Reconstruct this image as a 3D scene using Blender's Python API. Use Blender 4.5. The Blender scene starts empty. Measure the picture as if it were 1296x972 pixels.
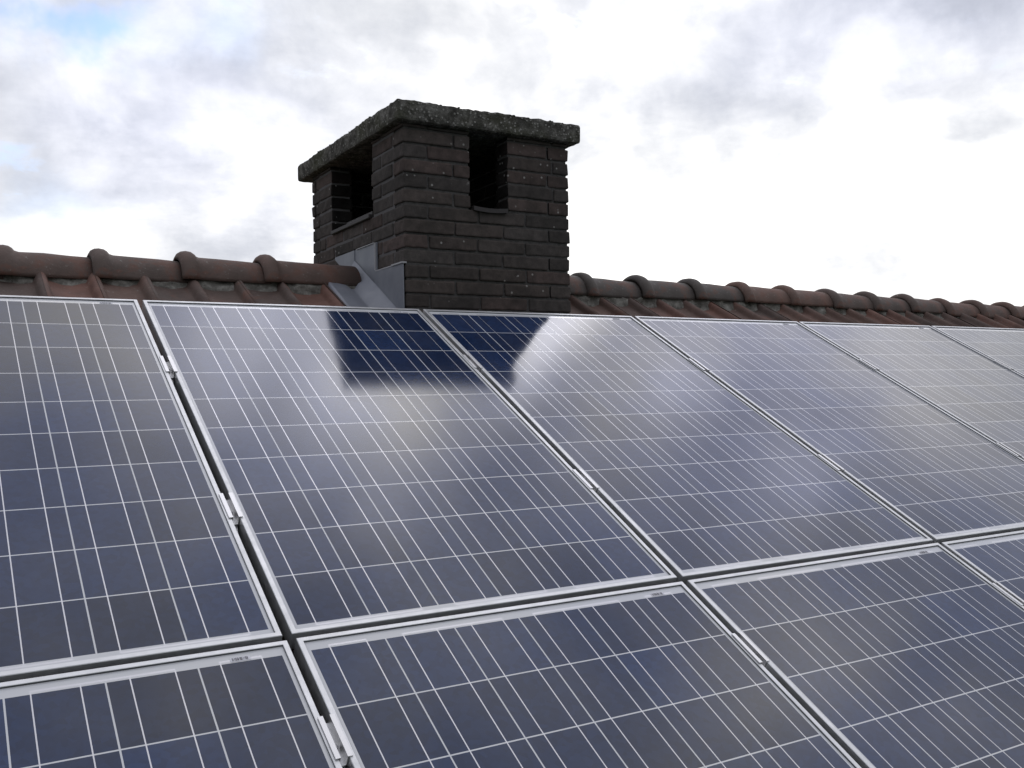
import bpy, bmesh, math, random
from mathutils import Vector, Matrix, noise
R_ = math.radians
random.seed(7)
S = bpy.context.scene
COL = S.collection

# ------------------------------------------------------------------ camera
PIT = 0.5066309                      # roof pitch, 29 degrees
cam_d = bpy.data.cameras.new('camera'); cam = bpy.data.objects.new('camera', cam_d); COL.objects.link(cam)
cx = Vector((0.8554487, -0.5174692, -0.0208133)); cy = Vector((0.0098643, -0.0239008, 0.9996657)); cz = Vector((-0.5177937, -0.855368, -0.0153414))
m = Matrix((cx, cy, cz)).transposed().to_4x4(); m.translation = Vector((-0.6252660, -3.3337066, -0.3471975))
cam.matrix_world = m
cam_d.sensor_width = 36; cam_d.lens = 34.475; cam_d.clip_start = 0.05; cam_d.clip_end = 3000
S.camera = cam

# ------------------------------------------------------------------ exposure
S.view_settings.view_transform = 'Standard'; S.view_settings.look = 'None'
S.view_settings.exposure = 0.0; S.view_settings.gamma = 1.0
S.view_settings.use_curve_mapping = False

# ------------------------------------------------------------------ sky and sun
SUN_AZ, SUN_EL = 34.0, 14.0          # azimuth from +Y towards +X: low behind the bright cloud over the ridge
BRIGHT_AZ, BRIGHT_EL = 46.0, 44.0    # thin, brightest part of the cloud layer, above the picture
class NT:
    """small helper to write shader maths"""
    def __init__(s, tree): s.t = tree; s.n = tree.nodes; s.l = tree.links
    def node(s, typ, **kw):
        n = s.n.new(typ)
        for k, v in kw.items(): setattr(n, k, v)
        return n
    def put(s, sock, v):
        if isinstance(v, bpy.types.NodeSocket): s.l.new(v, sock)
        elif v is not None: sock.default_value = v
    def m(s, op, a, b=None, c=None, clamp=False):
        n = s.node('ShaderNodeMath', operation=op, use_clamp=clamp)
        for i, v in enumerate((a, b, c)):
            if v is not None: s.put(n.inputs[i], v)
        return n.outputs[0]
    def vm(s, op, a, b=None):
        n = s.node('ShaderNodeVectorMath', operation=op)
        s.put(n.inputs[0], a)
        if b is not None: s.put(n.inputs[1], b)
        return n.outputs['Value'] if op in ('DOT_PRODUCT', 'LENGTH') else n.outputs[0]
    def noise(s, vec, scale, detail=4, rough=0.5, dist=0.0):
        n = s.node('ShaderNodeTexNoise'); s.put(n.inputs['Vector'], vec)
        n.inputs['Scale'].default_value = scale; n.inputs['Detail'].default_value = detail
        n.inputs['Roughness'].default_value = rough; n.inputs['Distortion'].default_value = dist
        return n.outputs['Fac'], n.outputs['Color']
    def ramp(s, fac, stops):
        n = s.node('ShaderNodeValToRGB'); s.put(n.inputs[0], fac); e = n.color_ramp.elements
        while len(e) < len(stops): e.new(0.5)
        for i, (p, c) in enumerate(stops):
            e[i].position = p; e[i].color = (*c, 1) if len(c) == 3 else c
        return n.outputs[0]
    def step(s, v, a, b):
        n = s.node('ShaderNodeMapRange', interpolation_type='SMOOTHSTEP'); s.put(n.inputs[0], v)
        n.inputs[1].default_value = a; n.inputs[2].default_value = b
        return n.outputs[0]
    def mix(s, fac, a, b, mode='MIX'):
        n = s.node('ShaderNodeMix', data_type='RGBA', blend_type=mode)
        s.put(n.inputs[0], fac); s.put(n.inputs[6], a); s.put(n.inputs[7], b)
        return n.outputs[2]

W = bpy.data.worlds.new('World'); S.world = W; W.use_nodes = True
k = NT(W.node_tree); k.n.clear()
out = k.node('ShaderNodeOutputWorld')
sky = k.node('ShaderNodeTexSky', sky_type='NISHITA'); sky.sun_disc = False
sky.sun_elevation = R_(SUN_EL); sky.sun_rotation = R_(SUN_AZ)
bg_sky = k.node('ShaderNodeBackground'); k.put(bg_sky.inputs[0], k.mix(1.0, sky.outputs[0], (0.68, 0.88, 1.30, 1), 'MULTIPLY')); bg_sky.inputs[1].default_value = 0.15
dirv = k.vm('NORMALIZE', k.node('ShaderNodeTexCoord').outputs['Generated'])
sep = k.node('ShaderNodeSeparateXYZ'); k.put(sep.inputs[0], dirv)
dx, dy, dz = sep.outputs
AZ = k.m('MULTIPLY', k.m('ARCTAN2', dx, dy), 57.29578)
EL = k.m('MULTIPLY', k.m('ARCSINE', dz), 57.29578)
den = k.m('ADD', k.m('MAXIMUM', dz, 0.0), 0.22)
comb = k.node('ShaderNodeCombineXYZ'); k.put(comb.inputs[0], k.m('DIVIDE', dx, den)); k.put(comb.inputs[1], k.m('DIVIDE', dy, den)); comb.inputs[2].default_value = 3.7
pv = comb.outputs[0]
n1, n1c = k.noise(pv, 1.5, 7, 0.55, 0.3)
n2, _ = k.noise(pv, 4.2, 8, 0.6, 0.2)
n3, _ = k.noise(dirv, 9.0, 7, 0.62, 0.3)
wob = k.noise(dirv, 6.0, 5, 0.6)[1]
wsep = k.node('ShaderNodeSeparateColor'); k.put(wsep.inputs[0], wob)
AZw = k.m('ADD', AZ, k.m('MULTIPLY', k.m('SUBTRACT', wsep.outputs[0], 0.5), 16.0))
ELw = k.m('ADD', EL, k.m('MULTIPLY', k.m('SUBTRACT', wsep.outputs[1], 0.5), 9.0))
def blob(a, e, sa, se, az=None, el=None):
    qa = k.m('DIVIDE', k.m('SUBTRACT', AZw if az is None else az, a), sa)
    qe = k.m('DIVIDE', k.m('SUBTRACT', ELw if el is None else el, e), se)
    return k.m('EXPONENT', k.m('MULTIPLY', k.m('ADD', k.m('MULTIPLY', qa, qa), k.m('MULTIPLY', qe, qe)), -1.0))
def total(items):
    r = None
    for w_, args in items:
        b = k.m('MULTIPLY', blob(*args), w_)
        r = b if r is None else k.m('ADD', r, b)
    return r
# grey undersides of cloud in the part of the sky over the ridge (azimuth, elevation, widths)
DARK = total([(0.38, (5, 12.0, 6, 1.8)), (0.34, (15, 17.6, 6, 1.9)), (0.28, (27, 21.8, 8, 2.4)), (0.33, (47, 18.8, 15, 4.2)), (0.08, (43.5, 16.6, 6, 1.8)),
              (0.32, (55, 21.3, 8, 1.8)), (0.20, (51, 15.4, 5, 1.3)), (0.28, (58, 12.6, 4, 1.1)), (0.20, (2, 16, 4, 2)), (0.20, (24, 15, 5, 1.4)),
              (0.22, (38, 13, 6, 1.6)), (0.12, (12, 9, 5, 1.0)), (0.25, (62, 53, 9, 5)), (0.25, (80, 36, 12, 5))])
AZs = k.m('ADD', AZ, k.m('MULTIPLY', k.m('SUBTRACT', AZw, AZ), 0.4)); ELs = k.m('ADD', EL, k.m('MULTIPLY', k.m('SUBTRACT', ELw, EL), 0.5))
SHINE = total([(w_, (*a_, AZs, ELs)) for w_, a_ in [(3.0, (48.2, 41.5, 1.8, 5.0)), (1.8, (27, 51, 9, 5.0)), (1.6, (40, 52, 8, 3.2)), (0.75, (36, 55, 14, 6)), (0.7, (46, 57, 4, 2.5)), (0.9, (57, 39.5, 2.5, 2.5)), (0.8, (68, 38.5, 3, 3)), (0.6, (80, 45, 3, 5)), (0.5, (86, 40, 3, 4)), (0.3, (60, 55, 5, 3)),
               (0.4, (72, 29, 6, 4))]])
LAVENDER = total([(0.55, (62, 38, 12, 12)), (0.25, (30, 60, 14, 8)), (0.25, (8, 62, 10, 8)), (0.32, (50, 20, 14, 5)), (0.40, (12, 16, 10, 6))])
BLUE = total([(1.1, (6.6, 19.8, 2.2, 1.1)), (0.35, (15, 20, 4, 1.5)), (0.22, (6, 11, 4, 1.0))])
high = k.step(EL, 22.0, 34.0)
GLOW = blob(40, 10, 46, 24, AZ, EL)
def direction(az, el): return Vector((math.sin(R_(az)) * math.cos(R_(el)), math.cos(R_(az)) * math.cos(R_(el)), math.sin(R_(el))))
sd = direction(SUN_AZ, SUN_EL); bd = direction(BRIGHT_AZ, BRIGHT_EL)
ang = k.m('MULTIPLY', k.m('ARCCOSINE', k.m('MINIMUM', k.vm('DOT_PRODUCT', dirv, tuple(bd)), 1.0)), 57.29578)
CORE = k.m('EXPONENT', k.m('MULTIPLY', k.m('POWER', k.m('DIVIDE', ang, 12.0), 2.0), -1.0))
AURA = k.m('EXPONENT', k.m('MULTIPLY', k.m('POWER', k.m('DIVIDE', ang, 32.0), 2.0), -1.0))
L = k.m('ADD', k.m('ADD', k.m('ADD', 0.48, k.m('MULTIPLY', high, 0.27)), SHINE), k.m('ADD', k.m('MULTIPLY', GLOW, 0.85), k.m('ADD', k.m('MULTIPLY', CORE, 0.25), k.m('MULTIPLY', AURA, k.m('ADD', 0.1, k.m('MULTIPLY', high, 0.5))))))
tex = k.m('ADD', k.m('MULTIPLY', k.m('SUBTRACT', n1, 0.5), 0.7), k.m('MULTIPLY', k.m('SUBTRACT', n2, 0.5), 0.65))
tex = k.m('ADD', tex, k.m('MULTIPLY', k.m('SUBTRACT', n3, 0.5), 0.6))
n4 = k.noise(dirv, 6.5, 4, 0.55)[0]
tex = k.m('ADD', tex, k.m('MULTIPLY', high, k.m('MULTIPLY', k.m('SUBTRACT', n4, 0.5), 1.3)))
n5 = k.noise(dirv, 8.5, 6, 0.5, 0.3)[0]
puff = k.m('MULTIPLY', k.step(n5, 0.46, 0.64), k.m('SUBTRACT', 1.0, high))        # small bright cumulus tops
tex = k.m('ADD', tex, k.m('SUBTRACT', k.m('MULTIPLY', puff, 0.18), 0.05))
shade = k.m('MULTIPLY', k.m('MAXIMUM', k.m('ADD', 1.0, tex), 0.35), k.m('SUBTRACT', 1.0, k.m('MULTIPLY', k.m('MINIMUM', DARK, 0.75), k.m('ADD', 0.72, k.m('MULTIPLY', high, 0.28)))))
Lc = k.m('MULTIPLY', L, shade)
tone = k.ramp(k.m('MULTIPLY', Lc, 0.6), [(0.0, (0.80, 0.86, 1.0)), (0.45, (0.90, 0.93, 1.0)), (0.75, (1.0, 0.99, 0.97))])
warm = k.mix(k.step(n4, 0.42, 0.62), (0.94, 0.95, 1.08, 1), (1.03, 1.0, 0.96, 1))
warm = k.mix(high, (1, 1, 1, 1), warm)
ccol = k.mix(1.0, tone, warm, 'MULTIPLY')
ccol = k.mix(k.m('MULTIPLY', k.m('MINIMUM', LAVENDER, 1.0), 0.9), ccol, k.mix(1.0, ccol, (0.86, 0.90, 1.16, 1), 'MULTIPLY'))
bg_cloud = k.node('ShaderNodeBackground'); k.put(bg_cloud.inputs[0], ccol); k.put(bg_cloud.inputs[1], Lc)
open_sky = k.m('MAXIMUM', k.m('MULTIPLY', BLUE, 0.9), k.m('MULTIPLY', k.step(n2, 0.60, 0.78), 0.55), clamp=True)
mixs = k.node('ShaderNodeMixShader'); k.put(mixs.inputs[0], open_sky)
k.l.new(bg_cloud.outputs[0], mixs.inputs[1]); k.l.new(bg_sky.outputs[0], mixs.inputs[2]); k.l.new(mixs.outputs[0], out.inputs[0])

sun_d = bpy.data.lights.new('sun', 'SUN'); sun_d.energy = 0.5; sun_d.angle = R_(14); sun_d.color = (1.0, 0.96, 0.9)
sun = bpy.data.objects.new('sun', sun_d); COL.objects.link(sun)
sun.rotation_euler = sd.to_track_quat('Z', 'Y').to_euler()
sun.location = (20, 20, 30)

# ------------------------------------------------------------------ materials
def mat(name, base=(0.5, 0.5, 0.5), rough=0.6, metal=0.0, ior=1.5, spec=0.5, build=None):
    M = bpy.data.materials.new(name); M.use_nodes = True
    k = NT(M.node_tree); b = k.n['Principled BSDF']
    b.inputs['Base Color'].default_value = (*base, 1); b.inputs['Roughness'].default_value = rough
    b.inputs['Metallic'].default_value = metal; b.inputs['IOR'].default_value = ior
    b.inputs['Specular IOR Level'].default_value = spec
    if build: build(k, b)
    return M
def objco(k): return k.node('ShaderNodeTexCoord').outputs['Object']
def bump(k, b, h, strength=0.3, dist=0.01):
    n = k.node('ShaderNodeBump'); n.inputs['Strength'].default_value = strength; n.inputs['Distance'].default_value = dist
    k.put(n.inputs['Height'], h); k.l.new(n.outputs[0], b.inputs['Normal'])
def attr(k, name='tint'):
    n = k.node('ShaderNodeAttribute'); n.attribute_name = name; return n.outputs['Color']

GLASS_ROUGH = 0.10
def b_cell(k, b):
    co = objco(k); t = attr(k)
    v = k.node('ShaderNodeTexVoronoi'); k.put(v.inputs['Vector'], co); v.inputs['Scale'].default_value = 75
    g = k.node('ShaderNodeSeparateColor'); k.put(g.inputs[0], v.outputs['Color'])
    f = k.m('ADD', 0.7, k.m('MULTIPLY', g.outputs[0], 0.6))
    c = k.mix(1.0, t, k.ramp(k.m('MULTIPLY', f, 0.7), [(0.4, (0.75, 0.75, 0.8)), (1.0, (1.2, 1.25, 1.3))]), 'MULTIPLY')
    dust = k.m('MULTIPLY', k.step(k.noise(co, 5.0, 6, 0.65)[0], 0.3, 0.8), 0.05)
    c = k.mix(dust, c, (0.30, 0.285, 0.27, 1))
    k.put(b.inputs['Base Color'], c)
    n = k.noise(co, 3.0, 3)[0]
    k.put(b.inputs['Roughness'], k.m('ADD', GLASS_ROUGH - 0.02, k.m('MULTIPLY', n, 0.05)))
M_CELL = mat('polycrystalline_cell', (0.02, 0.03, 0.08), GLASS_ROUGH, build=b_cell)
def b_coat(k, b):
    b.inputs['Coat Weight'].default_value = 1.0; b.inputs['Coat Roughness'].default_value = GLASS_ROUGH; b.inputs['Coat IOR'].default_value = 1.5
M_BACK = mat('white_backsheet', (0.62, 0.63, 0.64), 0.5, spec=0.0, build=b_coat)
M_RIBBON = mat('tinned_ribbon', (0.58, 0.58, 0.60), 0.38, metal=0.75, spec=0.2, build=b_coat)
def b_alu(k, b):
    co = objco(k)
    mp = k.node('ShaderNodeMapping'); mp.inputs['Scale'].default_value = (1, 1, 30); k.put(mp.inputs[0], co)
    n = k.noise(co, 14, 5, 0.6)[0]; n2 = k.noise(co, 90, 3)[0]
    k.put(b.inputs['Base Color'], k.ramp(n, [(0.3, (0.58, 0.59, 0.59)), (0.7, (0.72, 0.725, 0.73))]))
    k.put(b.inputs['Roughness'], k.m('ADD', 0.36, k.m('MULTIPLY', n2, 0.2)))
M_ALU = mat('anodised_aluminium', (0.75, 0.75, 0.75), 0.42, metal=0.92, build=b_alu)
M_CLAMP = mat('mill_aluminium', (0.70, 0.70, 0.70), 0.38, metal=0.9, build=None)
M_STEEL = mat('stainless_bolt', (0.35, 0.35, 0.36), 0.35, metal=1.0)
M_GASKET = mat('grey_sealant', (0.07, 0.075, 0.08), 0.5)
M_PRINT = mat('black_print', (0.03, 0.03, 0.035), 0.5)
M_PAPER = mat('label_paper', (0.66, 0.66, 0.70), 0.6)

def b_brick(k, b):
    co = objco(k); t = attr(k)
    n = k.noise(co, 26, 6, 0.65)[0]; n2 = k.noise(co, 6, 4)[0]; n3 = k.noise(co, 160, 3, 0.6)[0]
    c = k.mix(1.0, t, k.ramp(n, [(0.25, (0.6, 0.6, 0.6)), (0.75, (1.35, 1.3, 1.3))]), 'MULTIPLY')
    c = k.mix(k.m('MULTIPLY', k.step(n2, 0.45, 0.7), 0.5), c, (0.035, 0.033, 0.03, 1))           # soot and algae film
    v = k.node('ShaderNodeTexVoronoi'); k.put(v.inputs['Vector'], co); v.inputs['Scale'].default_value = 36; v.inputs['Randomness'].default_value = 1.0
    n5 = k.noise(co, 4.0, 2)[0]
    spot = k.m('MULTIPLY', k.m('SUBTRACT', 1.0, k.step(v.outputs['Distance'], 0.10, 0.22)), k.step(n5, 0.50, 0.56))
    sv = k.node('ShaderNodeSeparateColor'); k.put(sv.inputs[0], v.outputs['Color'])
    spot = k.m('MULTIPLY', spot, k.step(sv.outputs[0], 0.45, 0.5))
    c = k.mix(k.m('MULTIPLY', spot, 0.65), c, (0.45, 0.44, 0.41, 1))                              # lichen specks
    k.put(b.inputs['Base Color'], c)
    bump(k, b, k.m('ADD', k.m('MULTIPLY', n, 0.7), k.m('MULTIPLY', n3, 0.4)), 0.6, 0.006)
M_BRICK = mat('sooty_brick', (0.08, 0.07, 0.065), 0.95, spec=0.15, build=b_brick)
def b_mortar(k, b):
    co = objco(k); n = k.noise(co, 60, 5, 0.7)[0]
    k.put(b.inputs['Base Color'], k.ramp(n, [(0.3, (0.06, 0.057, 0.055)), (0.75, (0.13, 0.125, 0.12))]))
    bump(k, b, n, 0.6, 0.005)
M_MORTAR = mat('dark_mortar', (0.06, 0.055, 0.05), 0.95, spec=0.1, build=b_mortar)
M_POINT = mat('pointing_mortar', (0.13, 0.125, 0.125), 0.95, spec=0.1)
M_SOOT = mat('soot', (0.012, 0.011, 0.011), 0.95, spec=0.05)
def b_conc(k, b):
    co = objco(k); n = k.noise(co, 22, 6, 0.7)[0]; n2 = k.noise(co, 5, 4)[0]; n3 = k.noise(co, 120, 3, 0.7)[0]
    c = k.ramp(n, [(0.32, (0.035, 0.033, 0.028)), (0.5, (0.095, 0.091, 0.080)), (0.72, (0.27, 0.26, 0.235))])
    c = k.mix(k.step(n2, 0.45, 0.65), c, k.mix(0.5, c, (0.06, 0.065, 0.03, 1)))
    v = k.node('ShaderNodeTexVoronoi'); k.put(v.inputs['Vector'], co); v.inputs['Scale'].default_value = 75
    sv = k.node('ShaderNodeSeparateColor'); k.put(sv.inputs[0], v.outputs['Color'])
    peb = k.m('MULTIPLY', k.m('SUBTRACT', 1.0, k.step(v.outputs['Distance'], 0.25, 0.45)), k.step(sv.outputs[1], 0.5, 0.9))
    c = k.mix(k.m('MULTIPLY', peb, 0.75), c, (0.36, 0.35, 0.32, 1))
    k.put(b.inputs['Base Color'], c)
    bump(k, b, k.m('ADD', k.m('MULTIPLY', peb, 0.6), n3), 0.9, 0.008)
M_CONC = mat('weathered_concrete', (0.1, 0.1, 0.09), 0.95, spec=0.15, build=b_conc)
def b_tile(k, b):
    co = objco(k); t = attr(k)
    n = k.noise(co, 9, 6, 0.65)[0]; n2 = k.noise(co, 3.2, 4, 0.6)[0]; n3 = k.noise(co, 70, 4, 0.65)[0]
    c = k.mix(1.0, t, k.ramp(n, [(0.25, (0.65, 0.62, 0.6)), (0.75, (1.3, 1.3, 1.3))]), 'MULTIPLY')
    c = k.mix(k.m('MULTIPLY', k.step(n2, 0.42, 0.68), 0.5), c, (0.080, 0.068, 0.058, 1))
    c = k.mix(k.m('MULTIPLY', k.step(n3, 0.60, 0.70), k.m('MULTIPLY', k.step(n, 0.48, 0.60), 0.6)), c, (0.26, 0.25, 0.22, 1))
    n6 = k.noise(co, 5.5, 5, 0.7, 0.6)[0]
    c = k.mix(k.m('MULTIPLY', k.step(n6, 0.55, 0.66), 0.6), c, (0.16, 0.075, 0.052, 1))
    k.put(b.inputs['Base Color'], c)
    bump(k, b, k.m('ADD', n3, k.m('MULTIPLY', n, 0.5)), 0.35, 0.006)
M_TILE = mat('weathered_clay_tile', (0.12, 0.07, 0.05), 0.75, spec=0.3, build=b_tile)
def b_bed(k, b):
    co = objco(k); n = k.noise(co, 25, 6, 0.7)[0]
    k.put(b.inputs['Base Color'], k.ramp(n, [(0.3, (0.07, 0.066, 0.056)), (0.5, (0.17, 0.163, 0.143)), (0.75, (0.38, 0.37, 0.33))]))
    bump(k, b, n, 0.8, 0.01)
M_BED = mat('crumbling_bedding_mortar', (0.2, 0.2, 0.17), 0.95, spec=0.1, build=b_bed)
def b_lead(k, b):
    co = objco(k); n = k.noise(co, 7, 5, 0.6)[0]
    k.put(b.inputs['Base Color'], k.ramp(n, [(0.3, (0.185, 0.197, 0.228)), (0.7, (0.26, 0.272, 0.30))]))
    bump(k, b, k.noise(co, 12, 2)[0], 0.2, 0.01)
M_LEAD = mat('lead_sheet', (0.2, 0.2, 0.22), 0.55, metal=0.25, build=b_lead)
M_SEAL = mat('lead_edge_sealant', (0.42, 0.42, 0.43), 0.6)
def b_render(k, b):
    n = k.noise(objco(k), 3, 5)[0]
    k.put(b.inputs['Base Color'], k.ramp(n, [(0.3, (0.38, 0.2, 0.14)), (0.7, (0.46, 0.26, 0.18))]))
M_WALL = mat('house_brickwork', (0.4, 0.25, 0.18), 0.9, build=b_render)
def b_grass(k, b):
    n = k.noise(objco(k), 0.4, 6, 0.6)[0]
    k.put(b.inputs['Base Color'], k.ramp(n, [(0.3, (0.03, 0.055, 0.02)), (0.7, (0.07, 0.10, 0.035))]))
M_GRASS = mat('lawn', (0.05, 0.08, 0.03), 0.95, build=b_grass)

# ------------------------------------------------------------------ mesh helpers
def finish(name, bm, m, parent=None, smooth=False, loc=None):
    me = bpy.data.meshes.new(name); bm.to_mesh(me); bm.free()
    for q in (m if isinstance(m, (list, tuple)) else [m]): me.materials.append(q)
    if smooth:
        for p in me.polygons: p.use_smooth = True
    o = bpy.data.objects.new(name, me); COL.objects.link(o)
    if parent: o.parent = parent
    if loc: o.location = loc
    return o
def box(bm, a, b, rot=None, mi=0):
    vs = []
    for z in (a[2], b[2]):
        for x, y in ((a[0], a[1]), (b[0], a[1]), (b[0], b[1]), (a[0], b[1])): vs.append(bm.verts.new((x, y, z)))
    fs = [bm.faces.new([vs[i] for i in f]) for f in ((3, 2, 1, 0), (4, 5, 6, 7), (0, 1, 5, 4), (1, 2, 6, 5), (2, 3, 7, 6), (3, 0, 4, 7))]
    for f in fs: f.material_index = mi
    return vs, fs
def quad(bm, pts, mi=0):
    f = bm.faces.new([bm.verts.new(p) for p in pts]); f.material_index = mi; return f
def empty(name, loc=(0, 0, 0), rot=(0, 0, 0)):
    o = bpy.data.objects.new(name, None); COL.objects.link(o); o.location = loc; o.rotation_euler = rot
    o.empty_display_size = 0.2; return o
def tag(o, label=None, cat=None, group=None, kind=None):
    for a, v in (('label', label), ('category', cat), ('group', group), ('kind', kind)):
        if v: o[a] = v
def tree_copy(o, parent=None):
    c = o.copy(); COL.objects.link(c)
    if parent: c.parent = parent
    for ch in list(o.children): tree_copy(ch, c)
    return c
def tinted(bm, jobs):
    """jobs: list of (faces, colour) written to the face-corner attribute 'tint'"""
    lay = bm.loops.layers.float_color.get('tint') or bm.loops.layers.float_color.new('tint')
    for fs, c in jobs:
        for f in fs:
            for l in f.loops: l[lay] = (*c, 1)

CP, SP = math.cos(PIT), math.sin(PIT)
def on_roof(u, v, n=0.0):
    """u along the ridge, v down the slope from the panels' top edge, n off the panel plane"""
    return Vector((u, -v * CP - n * SP, -v * SP + n * CP))
TILE_N = -0.197                       # pan surface of the tiles below the panels' upper plane
RIDGE_Y = 0.72
X_MIN, X_MAX = -4.2, 9.6
GROUND_Z = -8.2

# ------------------------------------------------------------------ ground
bm = bmesh.new(); bmesh.ops.create_grid(bm, x_segments=40, y_segments=40, size=900)
g = finish('ground', bm, M_GRASS, loc=(0, 0, GROUND_Z)); tag(g, kind='structure')

# ------------------------------------------------------------------ house
house = empty('house', (2.7, RIDGE_Y, GROUND_Z))
tag(house, 'house roofed in weathered brown clay tiles, its ridge and dark brick chimney against the sky', 'house')
HL = Vector((2.7, RIDGE_Y, GROUND_Z))
def hfin(name, bm, m, parent=house, smooth=False):
    if parent is house: bmesh.ops.translate(bm, verts=bm.verts, vec=-HL)
    return finish(name, bm, m, parent, smooth)

# tiled slope: wavy pantiles, one mesh per slope
PITCH_X, COURSE = 0.1815, 0.335
X_ROLL0 = -0.240                      # crest of one roll at the left of the picture
def tile_col(rr):
    return rr.choice([(0.13, 0.082, 0.065), (0.12, 0.078, 0.063), (0.11, 0.077, 0.065), (0.15, 0.085, 0.067), (0.105, 0.077, 0.066), (0.165, 0.090, 0.069)])
PROFILE = [(0.0, 0.033), (0.045, 0.031), (0.085, 0.025), (0.118, 0.014), (0.14, 0.004), (0.17, 0.001), (0.3, -0.003), (0.45, -0.006), (0.6, -0.006), (0.72, -0.004), (0.84, -0.001), (0.865, 0.004), (0.885, 0.014), (0.918, 0.025), (0.957, 0.031)]
def slope(v_top, v_end, sign, parent):
    bm = bmesh.new(); rr = random.Random(3 + sign); jobs = []
    n0 = math.floor((X_MIN - X_ROLL0) / PITCH_X); n1 = math.ceil((X_MAX - X_ROLL0) / PITCH_X)
    ncourse = int(math.ceil((v_end - v_top) / COURSE))
    for ci in range(ncourse):
        va = v_top + ci * COURSE + (0.10 if ci else 0.0); vb = min(v_top + (ci + 1) * COURSE + .15, v_end)
        for ti in range(n0, n1):
            x0 = X_ROLL0 + ti * PITCH_X
            jx, jn = rr.uniform(-.003, .003), rr.uniform(-.003, .003)
            rows = []
            for v_, lift in ((va, 0.0), ((va + vb) / 2, 0.009), (vb, 0.018), (vb, 0.004)):
                row = []
                for t, h in PROFILE + [(1.0, 0.033)]:
                    p = on_roof(x0 + t * PITCH_X + jx, v_, TILE_N + h + lift + jn)
                    if sign < 0: p.y = 2 * RIDGE_Y - p.y
                    row.append(bm.verts.new(p))
                rows.append(row)
            fs = []
            for ra, rb in zip(rows, rows[1:]):
                for i in range(len(ra) - 1):
                    q = [ra[i], rb[i], rb[i + 1], ra[i + 1]]
                    if sign < 0: q.reverse()
                    fs.append(bm.faces.new(q))
            jobs.append((fs, tile_col(rr)))
    tinted(bm, jobs)
    o = hfin('roof_slope' if sign < 0 else 'roof', bm, M_TILE, parent, True)
    return o
V_RIDGE = -(RIDGE_Y - 0.02) / CP - 0.02
# roof carries the ridge tiles, the rear slope and the bedding mortar as sub-parts
V_TOP = -(RIDGE_Y - (-TILE_N) * SP * -1 * -1) / CP
def v_at_y(y): return (-y - TILE_N * SP) / CP          # v where the pan surface stands above world y
V_TOP = v_at_y(RIDGE_Y - 0.015); V_EAVE = v_at_y(-3.9)
roof = slope(V_TOP, V_EAVE, 1, house)
bm = None
back = slope(V_TOP, V_EAVE, -1, roof)
back.location = -Vector((0, 0, 0))
# (the rear slope is built in world space; shift it into the roof's space)
for vtx in back.data.vertices: vtx.co -= HL
roof_apex = on_roof(0, V_TOP, TILE_N).z

# house walls
ez = on_roof(0, V_EAVE, TILE_N).z - 0.12
y_f, y_b = -3.55, 2 * RIDGE_Y + 3.55
for (a, b) in (((X_MIN + .25, y_f, GROUND_Z), (X_MAX - .25, y_f + .3, ez + .14)), ((X_MIN + .25, y_b - .3, GROUND_Z), (X_MAX - .25, y_b, ez + .14))):
    bm = bmesh.new(); box(bm, a, b); hfin('wall', bm, M_WALL)
for xa in (X_MIN + .25, X_MAX - .55):
    bm = bmesh.new()
    prof = [(y_f + .3, GROUND_Z), (y_b - .3, GROUND_Z), (y_b - .3, ez + .25), (RIDGE_Y, roof_apex - .10), (y_f + .3, ez + .25)]
    A = [bm.verts.new((xa, y, z)) for y, z in prof]; B = [bm.verts.new((xa + .3, y, z)) for y, z in prof]
    bm.faces.new(A[::-1]); bm.faces.new(B)
    for i in range(5): bm.faces.new([A[i], A[(i + 1) % 5], B[(i + 1) % 5], B[i]])
    hfin('wall', bm, M_WALL)

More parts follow.
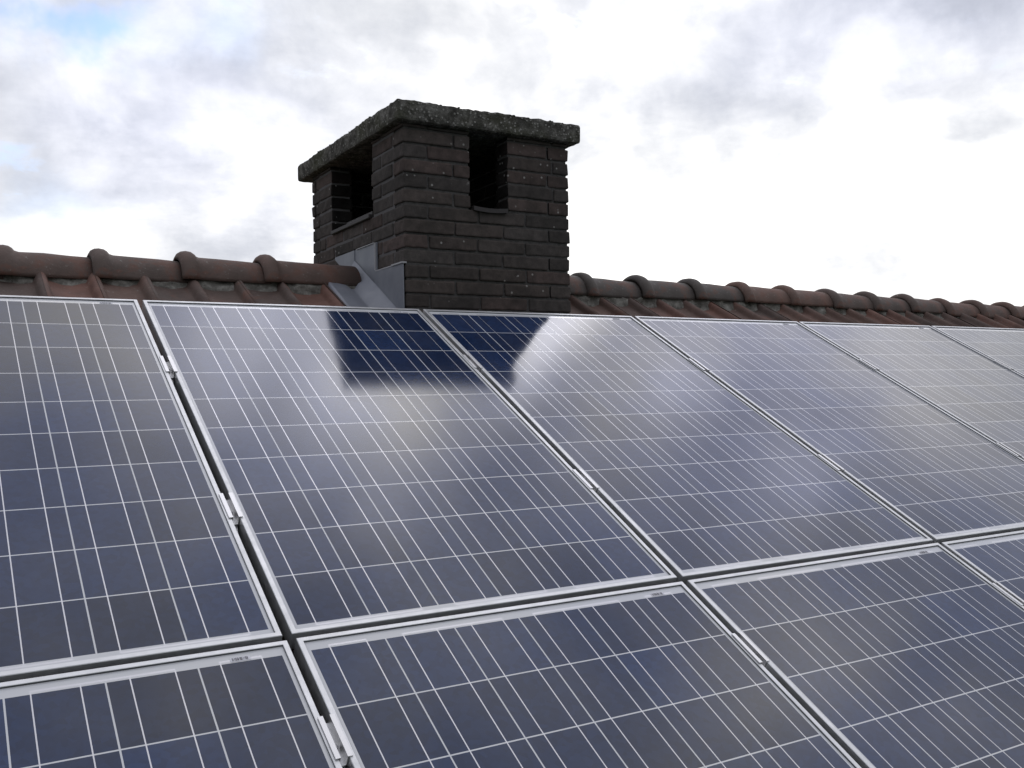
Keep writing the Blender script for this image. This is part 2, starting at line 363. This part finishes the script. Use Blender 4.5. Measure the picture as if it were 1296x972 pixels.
# ridge tiles: half barrels, each with a bulging collar that laps over its left neighbour
RZ = 0.2497                            # top of the barrels
RR = 0.114
SAG = [(-4, -.03), (-.9, -.026), (-.4, -.018), (0.0, -.006), (.5, .002), (1.0, .004), (2.2, .017), (3.0, .014), (4.0, .006), (5.6, -.018), (9.6, -.03)]
def sag(x):                           # the old ridge does not run dead straight
    for (a, p), (b, q) in zip(SAG, SAG[1:]):
        if x <= b: return p + (q - p) * max(0, (x - a)) / (b - a)
    return SAG[-1][1]
def ridge_mesh(length, seed, collar=True):
    rr = random.Random(seed); bm = bmesh.new(); jobs = []
    prof = [(0.0, 0.004), (0.006, 0.016), (0.018, 0.024), (0.034, 0.0265), (0.050, 0.024), (0.062, 0.016), (0.070, 0.006), (0.085, 0.001), (0.17, 0.0), (0.26, -0.004), (length + 0.03, -0.008)]
    if not collar: prof = [(x, 0.0) for x, d in prof]
    N = 22; rings = []; inner = []
    for x, dr in prof:
        ring = []
        for i in range(N + 1):
            a = R_(-90 + 180 * i / N)
            r = RR + dr + 0.003 * noise.noise(Vector((x * 9, a * 2, seed * 3.1)))
            ring.append(bm.verts.new((x, r * math.sin(a), r * math.cos(a) * 0.92)))
        rings.append(ring)
        inner.append([bm.verts.new((x, v.co.y * 0.87, v.co.z * 0.87 if v.co.z > 0 else v.co.z)) for v in ring])
    fs = []
    for ra, rb in zip(rings, rings[1:]):
        for i in range(N): fs.append(bm.faces.new([ra[i], ra[i + 1], rb[i + 1], rb[i]]))
    for ra, rb in zip(inner, inner[1:]):
        for i in range(N): fs.append(bm.faces.new([ra[i + 1], ra[i], rb[i], rb[i + 1]]))
    for ra, ia, fl in ((rings[0], inner[0], 1), (rings[-1], inner[-1], 0)):
        for i in range(N):
            q = [ra[i], ia[i], ia[i + 1], ra[i + 1]]
            fs.append(bm.faces.new(q if fl else q[::-1]))
    for i in (0, N):
        for j in range(len(prof) - 1):
            fs.append(bm.faces.new([rings[j][i], rings[j + 1][i], inner[j + 1][i], inner[j][i]]))
    bmesh.ops.recalc_face_normals(bm, faces=bm.faces)
    c = rr.choice([(0.125, 0.092, 0.079), (0.135, 0.092, 0.077), (0.115, 0.090, 0.079), (0.150, 0.096, 0.078), (0.128, 0.096, 0.083)])
    if seed in (33, 34): c = (0.175, 0.108, 0.086)
    if seed in (30, 31, 32): c = (0.105, 0.094, 0.086)
    tinted(bm, [(fs, c)])
    return bm
left_x = [0.589 - 0.326 * i for i in range(15)]
right_x = [2.203 + 0.3565 * i for i in range(22)]
for i, x in enumerate(left_x + right_x + [right_x[0] - .345]):
    left = i < len(left_x)
    ln = 0.326 if left else 0.3565
    if i == 0: ln = 0.40
    sd_ = i if left else 30 + i - len(left_x)
    if x < X_MIN or x > X_MAX - .2: continue
    stub = i == len(left_x) + len(right_x)
    if stub: sd_ = 31
    bm = ridge_mesh(ln, sd_, not stub)
    o = finish('ridge_tile', bm, M_TILE, roof, True)
    rr = random.Random(sd_ + 500)
    o.location = Vector((x, RIDGE_Y + rr.uniform(-.004, .004), RZ - RR * .92 + sag(x + .17) + rr.uniform(-.005, .005))) - HL
    o.rotation_euler = (rr.uniform(-.03, .03), rr.uniform(-.010, .010), rr.uniform(-.016, .016))
# bedding mortar under the ridge tiles, lumpy, front and rear
for sgn in (1, -1):
    for xa, xb in ((X_MIN + .05, 0.99), (1.88, X_MAX - .05)):
        bm = bmesh.new(); n = int((xb - xa) / 0.012); prev = None
        for i in range(n + 1):
            x = xa + (xb - xa) * i / n; ring = []
            for j in range(9):
                a = j / 8
                # cross-section: from under the barrel's lower edge out and down onto the pans
                yy = RIDGE_Y - sgn * (0.098 + 0.026 * a ** 1.5 + 0.014 * noise.fractal(Vector((x * 13, a * 2.0, sgn * 4)), 1.0, 2.0, 4))
                yf = RIDGE_Y - abs(yy - RIDGE_Y)
                base = on_roof(0, v_at_y(yf), TILE_N).z
                zz = (RZ - .095 + sag(x)) * (1 - a) + (base - .012) * a + 0.008 * a * noise.fractal(Vector((x * 21, a * 3, 9 + sgn)), 1.0, 2.0, 4)
                ring.append(bm.verts.new((x, yy, zz)))
            if prev:
                for j in range(8):
                    q = [prev[j], prev[j + 1], ring[j + 1], ring[j]]
                    bm.faces.new(q if sgn > 0 else q[::-1])
            prev = ring
        bmesh.ops.translate(bm, verts=bm.verts, vec=-HL)
        finish('bedding_mortar', bm, M_BED, roof, True)

# ------------------------------------------------------------------ chimney (part of the house)
CX0, CY0, CW, CD = 1.0534, 0.2515, 0.7989, 1.1069
YAW = -0.013904
CH = 0.0610; Z_J = 0.332             # course height and one bed joint
Z_TOP = 0.7776
chim_loc = Vector((CX0, CY0, 0.0)) - HL
B_COL = [(0.078, 0.069, 0.063), (0.072, 0.065, 0.060), (0.082, 0.070, 0.063), (0.068, 0.062, 0.057), (0.084, 0.067, 0.060), (0.076, 0.069, 0.064), (0.094, 0.074, 0.067)]
FO = (0.306, 0.487)                   # front opening, local x
LO = (0.330, 0.832)                   # left opening, local y
Z_OPEN = Z_J + 2 * CH
def bricks():
    bm = bmesh.new(); rr = random.Random(11); T = 0.106; jobs = []
    k0 = -9
    while True:
        z0 = Z_J + k0 * CH + 0.0045; z1 = Z_J + (k0 + 1) * CH - 0.0045
        if z0 > Z_TOP - 0.012: break
        z1 = min(z1, Z_TOP - 0.001)
        odd = k0 % 2
        if odd:   runs = [('F', T + .007, CW), ('R', T + .007, CD), ('B', 0, CW - T - .007), ('L', 0, CD - T - .007)]
        else:     runs = [('F', 0, CW - T - .007), ('R', 0, CD - T - .007), ('B', T + .007, CW), ('L', T + .007, CD)]
        for side, a, b in runs:
            segs = [(a, b)]
            op = FO if side == 'F' else LO if side == 'L' else None
            if op and z1 > Z_OPEN + .01: segs = [(a, op[0]), (op[1], b)]
            for sa, sb in segs:
                x = sa
                first = (side in 'FR' and not odd) or (side in 'BL' and odd)
                cuts = []
                while x < sb - 0.02:
                    e = x + 0.2235 + rr.uniform(-.004, .004)
                    if sb - e < 0.05: e = sb
                    cuts.append((x, e)); x = e + 0.009
                for p, q in cuts:
                    d = rr.uniform(-.0035, .0025)
                    if side == 'F': A, Bq = (p, d, z0), (q, T, z1)
                    elif side == 'B': A, Bq = (p, CD - T, z0), (q, CD - d, z1)
                    elif side == 'L': A, Bq = (d, p, z0), (T, q, z1)
                    else: A, Bq = (CW - T, p, z0), (CW - d, q, z1)
                    vs, fs = box(bm, A, Bq)
                    jz = rr.uniform(-.0015, .0015)
                    for v in vs:
                        v.co += Vector((rr.uniform(-.0018, .0018), rr.uniform(-.0018, .0018), jz + rr.uniform(-.0012, .0012)))
                    c = rr.choice(B_COL); s = rr.uniform(.85, 1.15)
                    c = tuple(t * s for t in c)
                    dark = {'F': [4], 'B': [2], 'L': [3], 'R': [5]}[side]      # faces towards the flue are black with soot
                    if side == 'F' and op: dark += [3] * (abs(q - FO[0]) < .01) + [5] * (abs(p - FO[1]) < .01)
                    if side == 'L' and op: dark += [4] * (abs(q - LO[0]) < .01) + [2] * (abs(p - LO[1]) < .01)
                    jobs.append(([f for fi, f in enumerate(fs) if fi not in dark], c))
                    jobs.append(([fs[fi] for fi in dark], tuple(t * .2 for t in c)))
        k0 += 1
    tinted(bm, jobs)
    bmesh.ops.subdivide_edges(bm, edges=[e for e in bm.edges if e.calc_length() > .09], cuts=4)
    bmesh.ops.bevel(bm, geom=[e for e in bm.edges if e.is_manifold and e.calc_face_angle() > .8], offset=0.006, segments=2, affect='EDGES', profile=0.55)
    for v in bm.verts:
        p = v.co * 30
        v.co += Vector((noise.noise(p), noise.noise(p + Vector((9, 2, 5))), noise.noise(p + Vector((3, 8, 1))))) * .0026
    return bm
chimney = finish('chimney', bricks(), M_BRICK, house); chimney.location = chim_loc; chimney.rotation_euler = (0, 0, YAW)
tag(chimney, 'dark sooty brick chimney with a flue opening in each visible side')
# raked mortar between the bricks
bm = bmesh.new(); zb = Z_J - 9 * CH; rk = .0078; rl = .0040; T = .0955
for a, b in (((rk, rk), (FO[0] - .006, T)), ((FO[1] + .006, rk), (CW - rk, T)),              ((CW - T, T + .001), (CW - rk, CD - T - .001)), ((rk, CD - T), (CW - rk, CD - rk))):
    box(bm, (*a, zb), (*b, Z_TOP - .003))
box(bm, (FO[0] - .0055, rk, zb), (FO[1] + .0055, T, Z_OPEN - .004))
finish('mortar_joints', bm, M_MORTAR, chimney)
bm = bmesh.new()                      # the left side was repointed: paler, nearly flush joints
for a, b, zt in (((rl, T + .001), (T, LO[0] - .006), Z_TOP - .003), ((rl, LO[1] + .006), (T, CD - T - .001), Z_TOP - .003), ((rl, LO[0] - .0055), (T, LO[1] + .0055), Z_OPEN - .004)):
    box(bm, (*a, zb), (*b, zt))
finish('mortar_joints', bm, M_POINT, chimney)
# sooty flue pot standing inside and the floor round it
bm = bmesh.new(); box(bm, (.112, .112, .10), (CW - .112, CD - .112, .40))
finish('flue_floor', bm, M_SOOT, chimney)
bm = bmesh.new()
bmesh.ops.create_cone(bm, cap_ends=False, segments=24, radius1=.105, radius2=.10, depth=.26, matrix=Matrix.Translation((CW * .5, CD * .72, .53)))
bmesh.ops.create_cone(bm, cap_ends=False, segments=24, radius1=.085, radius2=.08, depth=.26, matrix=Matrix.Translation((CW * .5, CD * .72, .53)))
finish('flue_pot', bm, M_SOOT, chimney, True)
# sills in the openings: a curved tile in front, a sloping board at the side
bm = bmesh.new(); prev = None
for i in range(9):
    t = i / 8; x = FO[0] + .008 + (FO[1] - FO[0] - .016) * t; sag = .006 * math.sin(t * math.pi)
    ring = [bm.verts.new(p) for p in ((x, -.014, Z_OPEN - .008 - sag), (x, -.014, Z_OPEN + .010 - sag), (x, .09, Z_OPEN + .028 - sag), (x, .09, Z_OPEN + .002 - sag))]
    if prev:
        for j in range(4): bm.faces.new([prev[j], prev[(j + 1) % 4], ring[(j + 1) % 4], ring[j]])
    else: bm.faces.new(ring)
    prev = ring
bm.faces.new(prev[::-1]); bmesh.ops.recalc_face_normals(bm, faces=bm.faces)
M_SILL = mat('dark_sill_tile', (0.030, 0.025, 0.024), 0.6)
finish('opening_sill', bm, M_SILL, chimney)
bm = bmesh.new()
box(bm, (-.012, LO[0] + .012, Z_OPEN - .006), (.09, LO[1] - .012, Z_OPEN + .012)); box(bm, (.02, LO[0] + .05, Z_OPEN + .0125), (.09, LO[1] - .14, Z_OPEN + .034))
bmesh.ops.bevel(bm, geom=list(bm.edges), offset=.003, segments=1, affect='EDGES')
finish('opening_sill', bm, M_SILL, chimney)
# concrete cap slab with crumbling, pebbly edge
bm = bmesh.new()
c0 = Vector((1.0153 - CX0, 0.2104 - CY0, Z_TOP)); c1 = Vector((1.8966 - CX0, 1.4694 - CY0, 0.861))
box(bm, c0, c1)
bmesh.ops.bevel(bm, geom=list(bm.edges), offset=.012, segments=2, affect='EDGES', profile=.55)
for _ in range(2):
    long_e = [e for e in bm.edges if e.calc_length() > .1]
    bmesh.ops.subdivide_edges(bm, edges=long_e, cuts=7, use_grid_fill=True)
bmesh.ops.triangulate(bm, faces=[f for f in bm.faces if len(f.verts) > 4])
for v in bm.verts:
    p = v.co
    d = Vector((noise.noise(p * 38), noise.noise(p * 38 + Vector((7, 1, 3))), noise.noise(p * 38 + Vector((2, 9, 5)))))
    d2 = Vector((0, 0, noise.noise(p * 11 + Vector((4, 4, 4)))))
    up = 1.0 if p.z > c0.z + .02 else .25
    v.co += d * .0055 * (1 if up == 1 else .5) + d2 * .004 * up
    if p.z < c0.z + .001 and not (p.x < .0 or p.y < 0 or p.x > CW or p.y > CD): v.co.z = c0.z + .0005
rr = random.Random(5)                 # pebbles and moss tufts of the crumbling edge
for i in range(110):
    if rr.random() < .6: x, y = rr.uniform(c0.x + .01, c1.x - .01), c0.y + rr.uniform(.004, .03)
    else: x, y = c0.x + rr.uniform(.004, .03), rr.uniform(c0.y + .01, c1.y - .01)
    r = rr.uniform(.003, .007)
    bmesh.ops.create_icosphere(bm, subdivisions=1, radius=r, matrix=Matrix.Translation((x, y, c1.z + rr.uniform(-.006, -.001))) @ Matrix.Diagonal((rr.uniform(.8, 1.8), rr.uniform(.8, 1.6), rr.uniform(.5, .9), 1)))
cap = finish('chimney_cap', bm, M_CONC, chimney, False)
# stepped lead flashing on the left face and the lead soaker on the tiles
def roofz(y, x=None):                 # pan level at chimney-local y
    return on_roof(0, v_at_y(y + CY0), TILE_N).z
bm = bmesh.new()
def plate(y0, y1, z_top, x=-.006, th=.005):
    zs = []
    f = [(x, y0, roofz(y0) - .02), (x, y1, roofz(y1) - .02), (x, y1, z_top), (x, y0, z_top)]
    b = [(x + th, *p[1:]) for p in f]
    A = [bm.verts.new(p) for p in f]; Bv = [bm.verts.new(p) for p in b]
    bm.faces.new(A[::-1]); bm.faces.new(Bv)
    for i in range(4): bm.faces.new([A[i], A[(i + 1) % 4], Bv[(i + 1) % 4], Bv[i]])
plate(-.004, .290, .210, -.012); plate(.274, .53, .3335, -.0065); plate(.525, .77, .3335, -.0095, .004)
bmesh.ops.recalc_face_normals(bm, faces=bm.faces)
finish('lead_flashing', bm, M_LEAD, chimney)
bm = bmesh.new(); box(bm, (-.017, -.008, .208), (.004, .100, .214)); box(bm, (-.0135, .105, .208), (.002, .276, .212)); box(bm, (-.011, .30, .332), (.002, .5, .335))
box(bm, (-.013, .282, .215), (-.003, .287, .332))
finish('flashing_edge', bm, M_SEAL, chimney)
bm = bmesh.new()                       # soaker sheet laid over the tiles beside the chimney
prev = None
for i in range(13):
    y = -.10 + .62 * i / 12; zr = roofz(y)
    row = [bm.verts.new((x, y, zr + h + .004 * noise.noise(Vector((x * 20, y * 14, 1))))) for x, h in ((-.196, .030), (-.190, .048), (-.178, .046), (-.145, .046), (-.115, .040), (-.09, .026), (-.075, .026), (-.055, .048), (-.023, .062), (-.0125, .085))]
    if prev:
        for j in range(len(row) - 1): bm.faces.new([prev[j], prev[j + 1], row[j + 1], row[j]])
    prev = row
finish('lead_soaker', bm, M_LEAD, chimney, True)

# ------------------------------------------------------------------ mounting rails
PW, PH, GX, GR = 0.99, 1.65, 0.01845, 0.01723
FT = 0.040                            # frame depth
RAIL_V = [0.458, 1.205, PH + GR + 0.247, PH + GR + 1.20]
U0, U1 = -2.05, 7.05
for i, v in enumerate(RAIL_V):
    bm = bmesh.new(); h = .04; w = .02
    prof = [(-w, -h), (w, -h), (w, 0), (.006, 0), (.006, -.012), (-.006, -.012), (-.006, 0), (-w, 0)]
    A = [bm.verts.new((U0, y, z)) for y, z in prof]; B = [bm.verts.new((U1, y, z)) for y, z in prof]
    for j in range(8): bm.faces.new([A[j], B[j], B[(j + 1) % 8], A[(j + 1) % 8]])
    bm.faces.new(A); bm.faces.new(B[::-1]); bmesh.ops.recalc_face_normals(bm, faces=bm.faces)
    r = finish('mounting_rail', bm, M_ALU); r.location = on_roof(0, v, -FT - .0005); r.rotation_euler = (PIT, 0, 0)
    tag(r, ('uppermost', 'second from top', 'third from top', 'lowest')[i] + ' aluminium rail running under the solar panels', 'rail', 'aluminium rails under the panels')

# ------------------------------------------------------------------ solar panels
def make_panel():
    root = empty('solar_panel')
    HW, HH = PW / 2, PH / 2
    LIP = .0115
    # frame: mitred hollow profile with the glass 2.5 mm below the lip
    bm = bmesh.new()
    def ring(dx, z): return [bm.verts.new((sx * (HW - dx), sy * (HH - dx), z)) for sx, sy in ((-1, -1), (1, -1), (1, 1), (-1, 1))]
    seq = [ring(.012, 0), ring(0, 0), ring(0, FT - .0012), ring(.0012, FT), ring(LIP - .0008, FT), ring(LIP, FT - .0008), ring(LIP, FT - .0049), ring(.012, FT - .0049)]
    for n_, (a, b) in enumerate(zip(seq, seq[1:] + seq[:1])):
        for i in range(4): bm.faces.new([a[i], a[(i + 1) % 4], b[(i + 1) % 4], b[i]]).material_index = 1 if n_ == 5 else 0
    bmesh.ops.recalc_face_normals(bm, faces=bm.faces)
    finish('frame', bm, [M_ALU, M_GASKET], root)
    # glass face cut into one flush tiling: white sheet, 6 x 10 cells, two ribbons per cell column, cross ribbons in the margins
    zg = FT - .0045; C, G, RW = .1558, .0032, .0012
    gx0 = -(6 * C + 5 * G) / 2; gy0 = -(10 * C + 9 * G) / 2 - .004
    y0, y1 = gy0 - .009, gy0 + 10 * C + 9 * G + .009; CB = .0045
    xs = [gx0 + i * (C + G) + q * C for i in range(6) for q in (.25, .75)]
    xe = HW - LIP + .001; ye = HH - LIP + .001
    xc = [(-xe, gx0, 'b', None)]
    for i in range(6):
        a = gx0 + i * (C + G); e = a
        for q in (0, 1):
            x = xs[2 * i + q]; xc.append((e, x - RW, 'c', i)); xc.append((x - RW, x + RW, 'r', 2 * i + q)); e = x + RW
        xc.append((e, a + C, 'c', i))
        if i < 5: xc.append((a + C, a + C + G, 'g', i))
    xc.append((gx0 + 6 * C + 5 * G, xe, 'b', None))
    yc = [(-ye, y0, 'b', 0), (y0, y0 + CB, 'x', 0), (y0 + CB, gy0, 'm', 0)]
    for jn in range(10):
        a = gy0 + jn * (C + G); yc.append((a, a + C, 'c', jn))
        if jn < 9: yc.append((a + C, a + C + G, 'm', jn))
    yc += [(gy0 + 10 * C + 9 * G, y1 - CB, 'm', 9), (y1 - CB, y1, 'x', 1), (y1, ye, 'b', 1)]
    low, up = ((0, 3), (4, 7), (8, 11)), ((0, 1), (2, 5), (6, 9), (10, 11))
    bb, bc, br = bmesh.new(), bmesh.new(), bmesh.new(); jobs = []; rr = random.Random(21)
    shade_of = {(i, jn): (rr.uniform(.75, 1.25), rr.uniform(-.12, .12)) for i in range(6) for jn in range(10)}
    for xa, xb, xt, xi in xc:
        for ya, yb, yt, yi in yc:
            pts = [(xa, ya, zg), (xb, ya, zg), (xb, yb, zg), (xa, yb, zg)]
            mid = (xa + xb) / 2
            on_cross = yt == 'x' and any(xs[a] - RW < mid < xs[b] + RW for a, b in (low if yi == 0 else up))
            if on_cross or (xt == 'r' and yt in 'cmx'): quad(br, pts)
            elif xt == 'c' and yt == 'c':
                s_, t_ = shade_of[(xi, yi)]
                jobs.append(([quad(bc, pts)], (.013 * s_ * (1 + t_), .027 * s_, .070 * s_ * (1 - t_ * .5))))
            else: quad(bb, pts)
    tinted(bc, jobs)
    finish('backsheet', bb, M_BACK, root); finish('solar_cells', bc, M_CELL, root); finish('ribbons', br, M_RIBBON, root)
    z = zg
    # serial label in the upper right margin
    bm = bmesh.new(); lx0, lx1, ly = (xs[10] + .020), (xs[11] - .020), y1 - .0015
    quad(bm, [(lx0, ly - .0055, z + .0006), (lx1, ly - .0055, z + .0006), (lx1, ly + .0055, z + .0006), (lx0, ly + .0055, z + .0006)])
    lab = finish('serial_label', bm, M_PAPER, root)
    bm = bmesh.new(); x = lx0 + .003
    while x < lx1 - .005:
        w_ = rr.choice([.0006, .0009, .0014]); quad(bm, [(x, ly - .004, z + .0010), (x + w_, ly - .004, z + .0010), (x + w_, ly + .004, z + .0010), (x, ly + .004, z + .0010)]); x += w_ + rr.choice([.0008, .0012, .002])
    finish('bar_code', bm, M_PRINT, lab)
    return root
LAB = {
 (0, 0): 'upper row solar panel at the left edge, dark reflection, left of the widest frame gap',
 (1, 0): 'upper row solar panel reflecting the left part of the chimney as a dark blue rectangle',
 (2, 0): 'upper row solar panel reflecting the chimney corner beside a bright cloud streak',
 (3, 0): 'upper row solar panel just right of the one mirroring the chimney corner, bluish sheen',
 (4, 0): 'upper row solar panel fifth from the left, pale grey sky reflected near its top',
 (5, 0): 'narrow looking upper row solar panel at the right edge, almost wholly pale grey reflection',
 (0, 1): 'lower row solar panel cut by the bottom left corner, serial label in its white margin',
 (1, 1): 'large lower row solar panel in the bottom centre, below the chimney reflection panel',
 (2, 1): 'lower row solar panel filling the bottom right, mottled grey cloud reflections',
 (3, 1): 'small visible corner of lower row solar panel at the right edge',
}
proto = None; panels = {}
for row in (0, 1):
    for kcol in range(-1, 7):
        if proto is None: o = proto = make_panel()
        else: o = tree_copy(proto)
        u = (kcol - 1) * (PW + GX) + PW / 2 + (.004 if row else 0); v = row * (PH + GR) + PH / 2 - (.003 if row else 0)
        rr = random.Random(kcol * 7 + row)
        o.location = on_roof(u, v, -FT) ; o.rotation_euler = (PIT + rr.uniform(-.0008, .0008), rr.uniform(-.0012, .0012), 0)
        lb = LAB.get((kcol, row))
        if lb is None:
            lb = ('upper' if row == 0 else 'lower') + ' row solar panel beyond the ' + ('left' if kcol < 0 else 'right') + ' edge of the photo'
        tag(o, lb, 'solar panel', 'framed solar panels in two rows on the roof')
        panels[(kcol, row)] = o

# ------------------------------------------------------------------ clamps bridging neighbouring frames
def make_clamp():
    root = empty('panel_clamp')
    bm = bmesh.new(); Lh = .050; g = GX / 2
    # wings lying on the two frame lips, channel walls and floor in the gap (local y up the slope, z off the roof)
    t = .0022
    w0, w1 = g + .0066, g - .0006
    prof = [(-w0, .0004), (-w0, .0004 + t), (-w1 + t, .0004 + t), (-w1 + t, -.018), (w1 - t, -.018), (w1 - t, .0004 + t), (w0, .0004 + t), (w0, .0004), (w1, .0004), (w1, -.0205), (-w1, -.0205), (-w1, .0004)]
    A = [bm.verts.new((x, -Lh, z)) for x, z in prof]; B = [bm.verts.new((x, Lh, z)) for x, z in prof]
    n = len(prof)
    for j in range(n): bm.faces.new([A[j], B[j], B[(j + 1) % n], A[(j + 1) % n]])
    for Vv in (A, B):
        for ids in ((0, 1, 2, 11), (2, 3, 10, 11), (3, 4, 9, 10), (4, 5, 8, 9), (5, 6, 7, 8)): bm.faces.new([Vv[q] for q in ids])
    bmesh.ops.recalc_face_normals(bm, faces=bm.faces)
    finish('clamp_channel', bm, M_CLAMP, root)
    bm = bmesh.new()
    tp = [(-.0062, -.066, -.024), (.0062, -.066, -.024), (.0062, .03, -.0206), (-.0062, .03, -.0206)]
    A = [bm.verts.new(p) for p in ((-.0055, -.075, -.0245), (.0015, -.075, -.0245), (.0060, -.045, -.0215), (.0060, .030, -.0215), (-.0060, .030, -.0215))]
    B = [bm.verts.new((v.co.x, v.co.y, -.0405)) for v in A]
    bm.faces.new(A); bm.faces.new(B[::-1])
    for i in range(5): bm.faces.new([A[i], A[(i + 1) % 5], B[(i + 1) % 5], B[i]])
    bmesh.ops.recalc_face_normals(bm, faces=bm.faces)
    finish('clamp_foot', bm, M_CLAMP, root)
    bm = bmesh.new(); bmesh.ops.create_cone(bm, cap_ends=True, segments=16, radius1=.0046, radius2=.0046, depth=.007, matrix=Matrix.Translation((0, -.012, -.0142)))
    bmesh.ops.create_cone(bm, cap_ends=True, segments=6, radius1=.0024, radius2=.0024, depth=.0012, matrix=Matrix.Translation((0, -.012, -.0100)))
    finish('bolt', bm, M_STEEL, root)
    return root
proto_c = None
GAPN = {0: 'between the leftmost and second panels', 1: 'between the two panels mirroring the chimney', 2: 'between the chimney corner panel and its right neighbour', 3: 'between the fourth and fifth panels from the left', 4: 'between the fifth panel and the rightmost panel'}
GAPL = {0: 'between the bottom left and bottom centre panels', 1: 'between the bottom centre and bottom right panels', 2: 'between the bottom right panel and the small corner panel'}
for gi in range(-1, 6):
    for ri, v in enumerate(RAIL_V):
        if proto_c is None: o = proto_c = make_clamp()
        else: o = tree_copy(proto_c)
        rr = random.Random(gi * 31 + ri)
        o.location = on_roof(gi * (PW + GX) - GX / 2 + (.004 if ri > 1 else 0), v + rr.uniform(-.012, .012), 0); o.rotation_euler = (PIT, 0, 0)
        where = ('higher ' if ri in (0, 2) else 'lower ') + 'silver clamp '
        src = GAPN if ri < 2 else GAPL
        if gi in src: lb = where + src[gi] + (' of the upper row' if ri < 2 else '')
        else: lb = where + 'in a gap beyond the ' + ('left' if gi < 0 else 'right') + ' edge, ' + ('upper' if ri < 2 else 'lower') + ' row'
        tag(o, lb, 'clamp', 'clamps holding the panel frames')
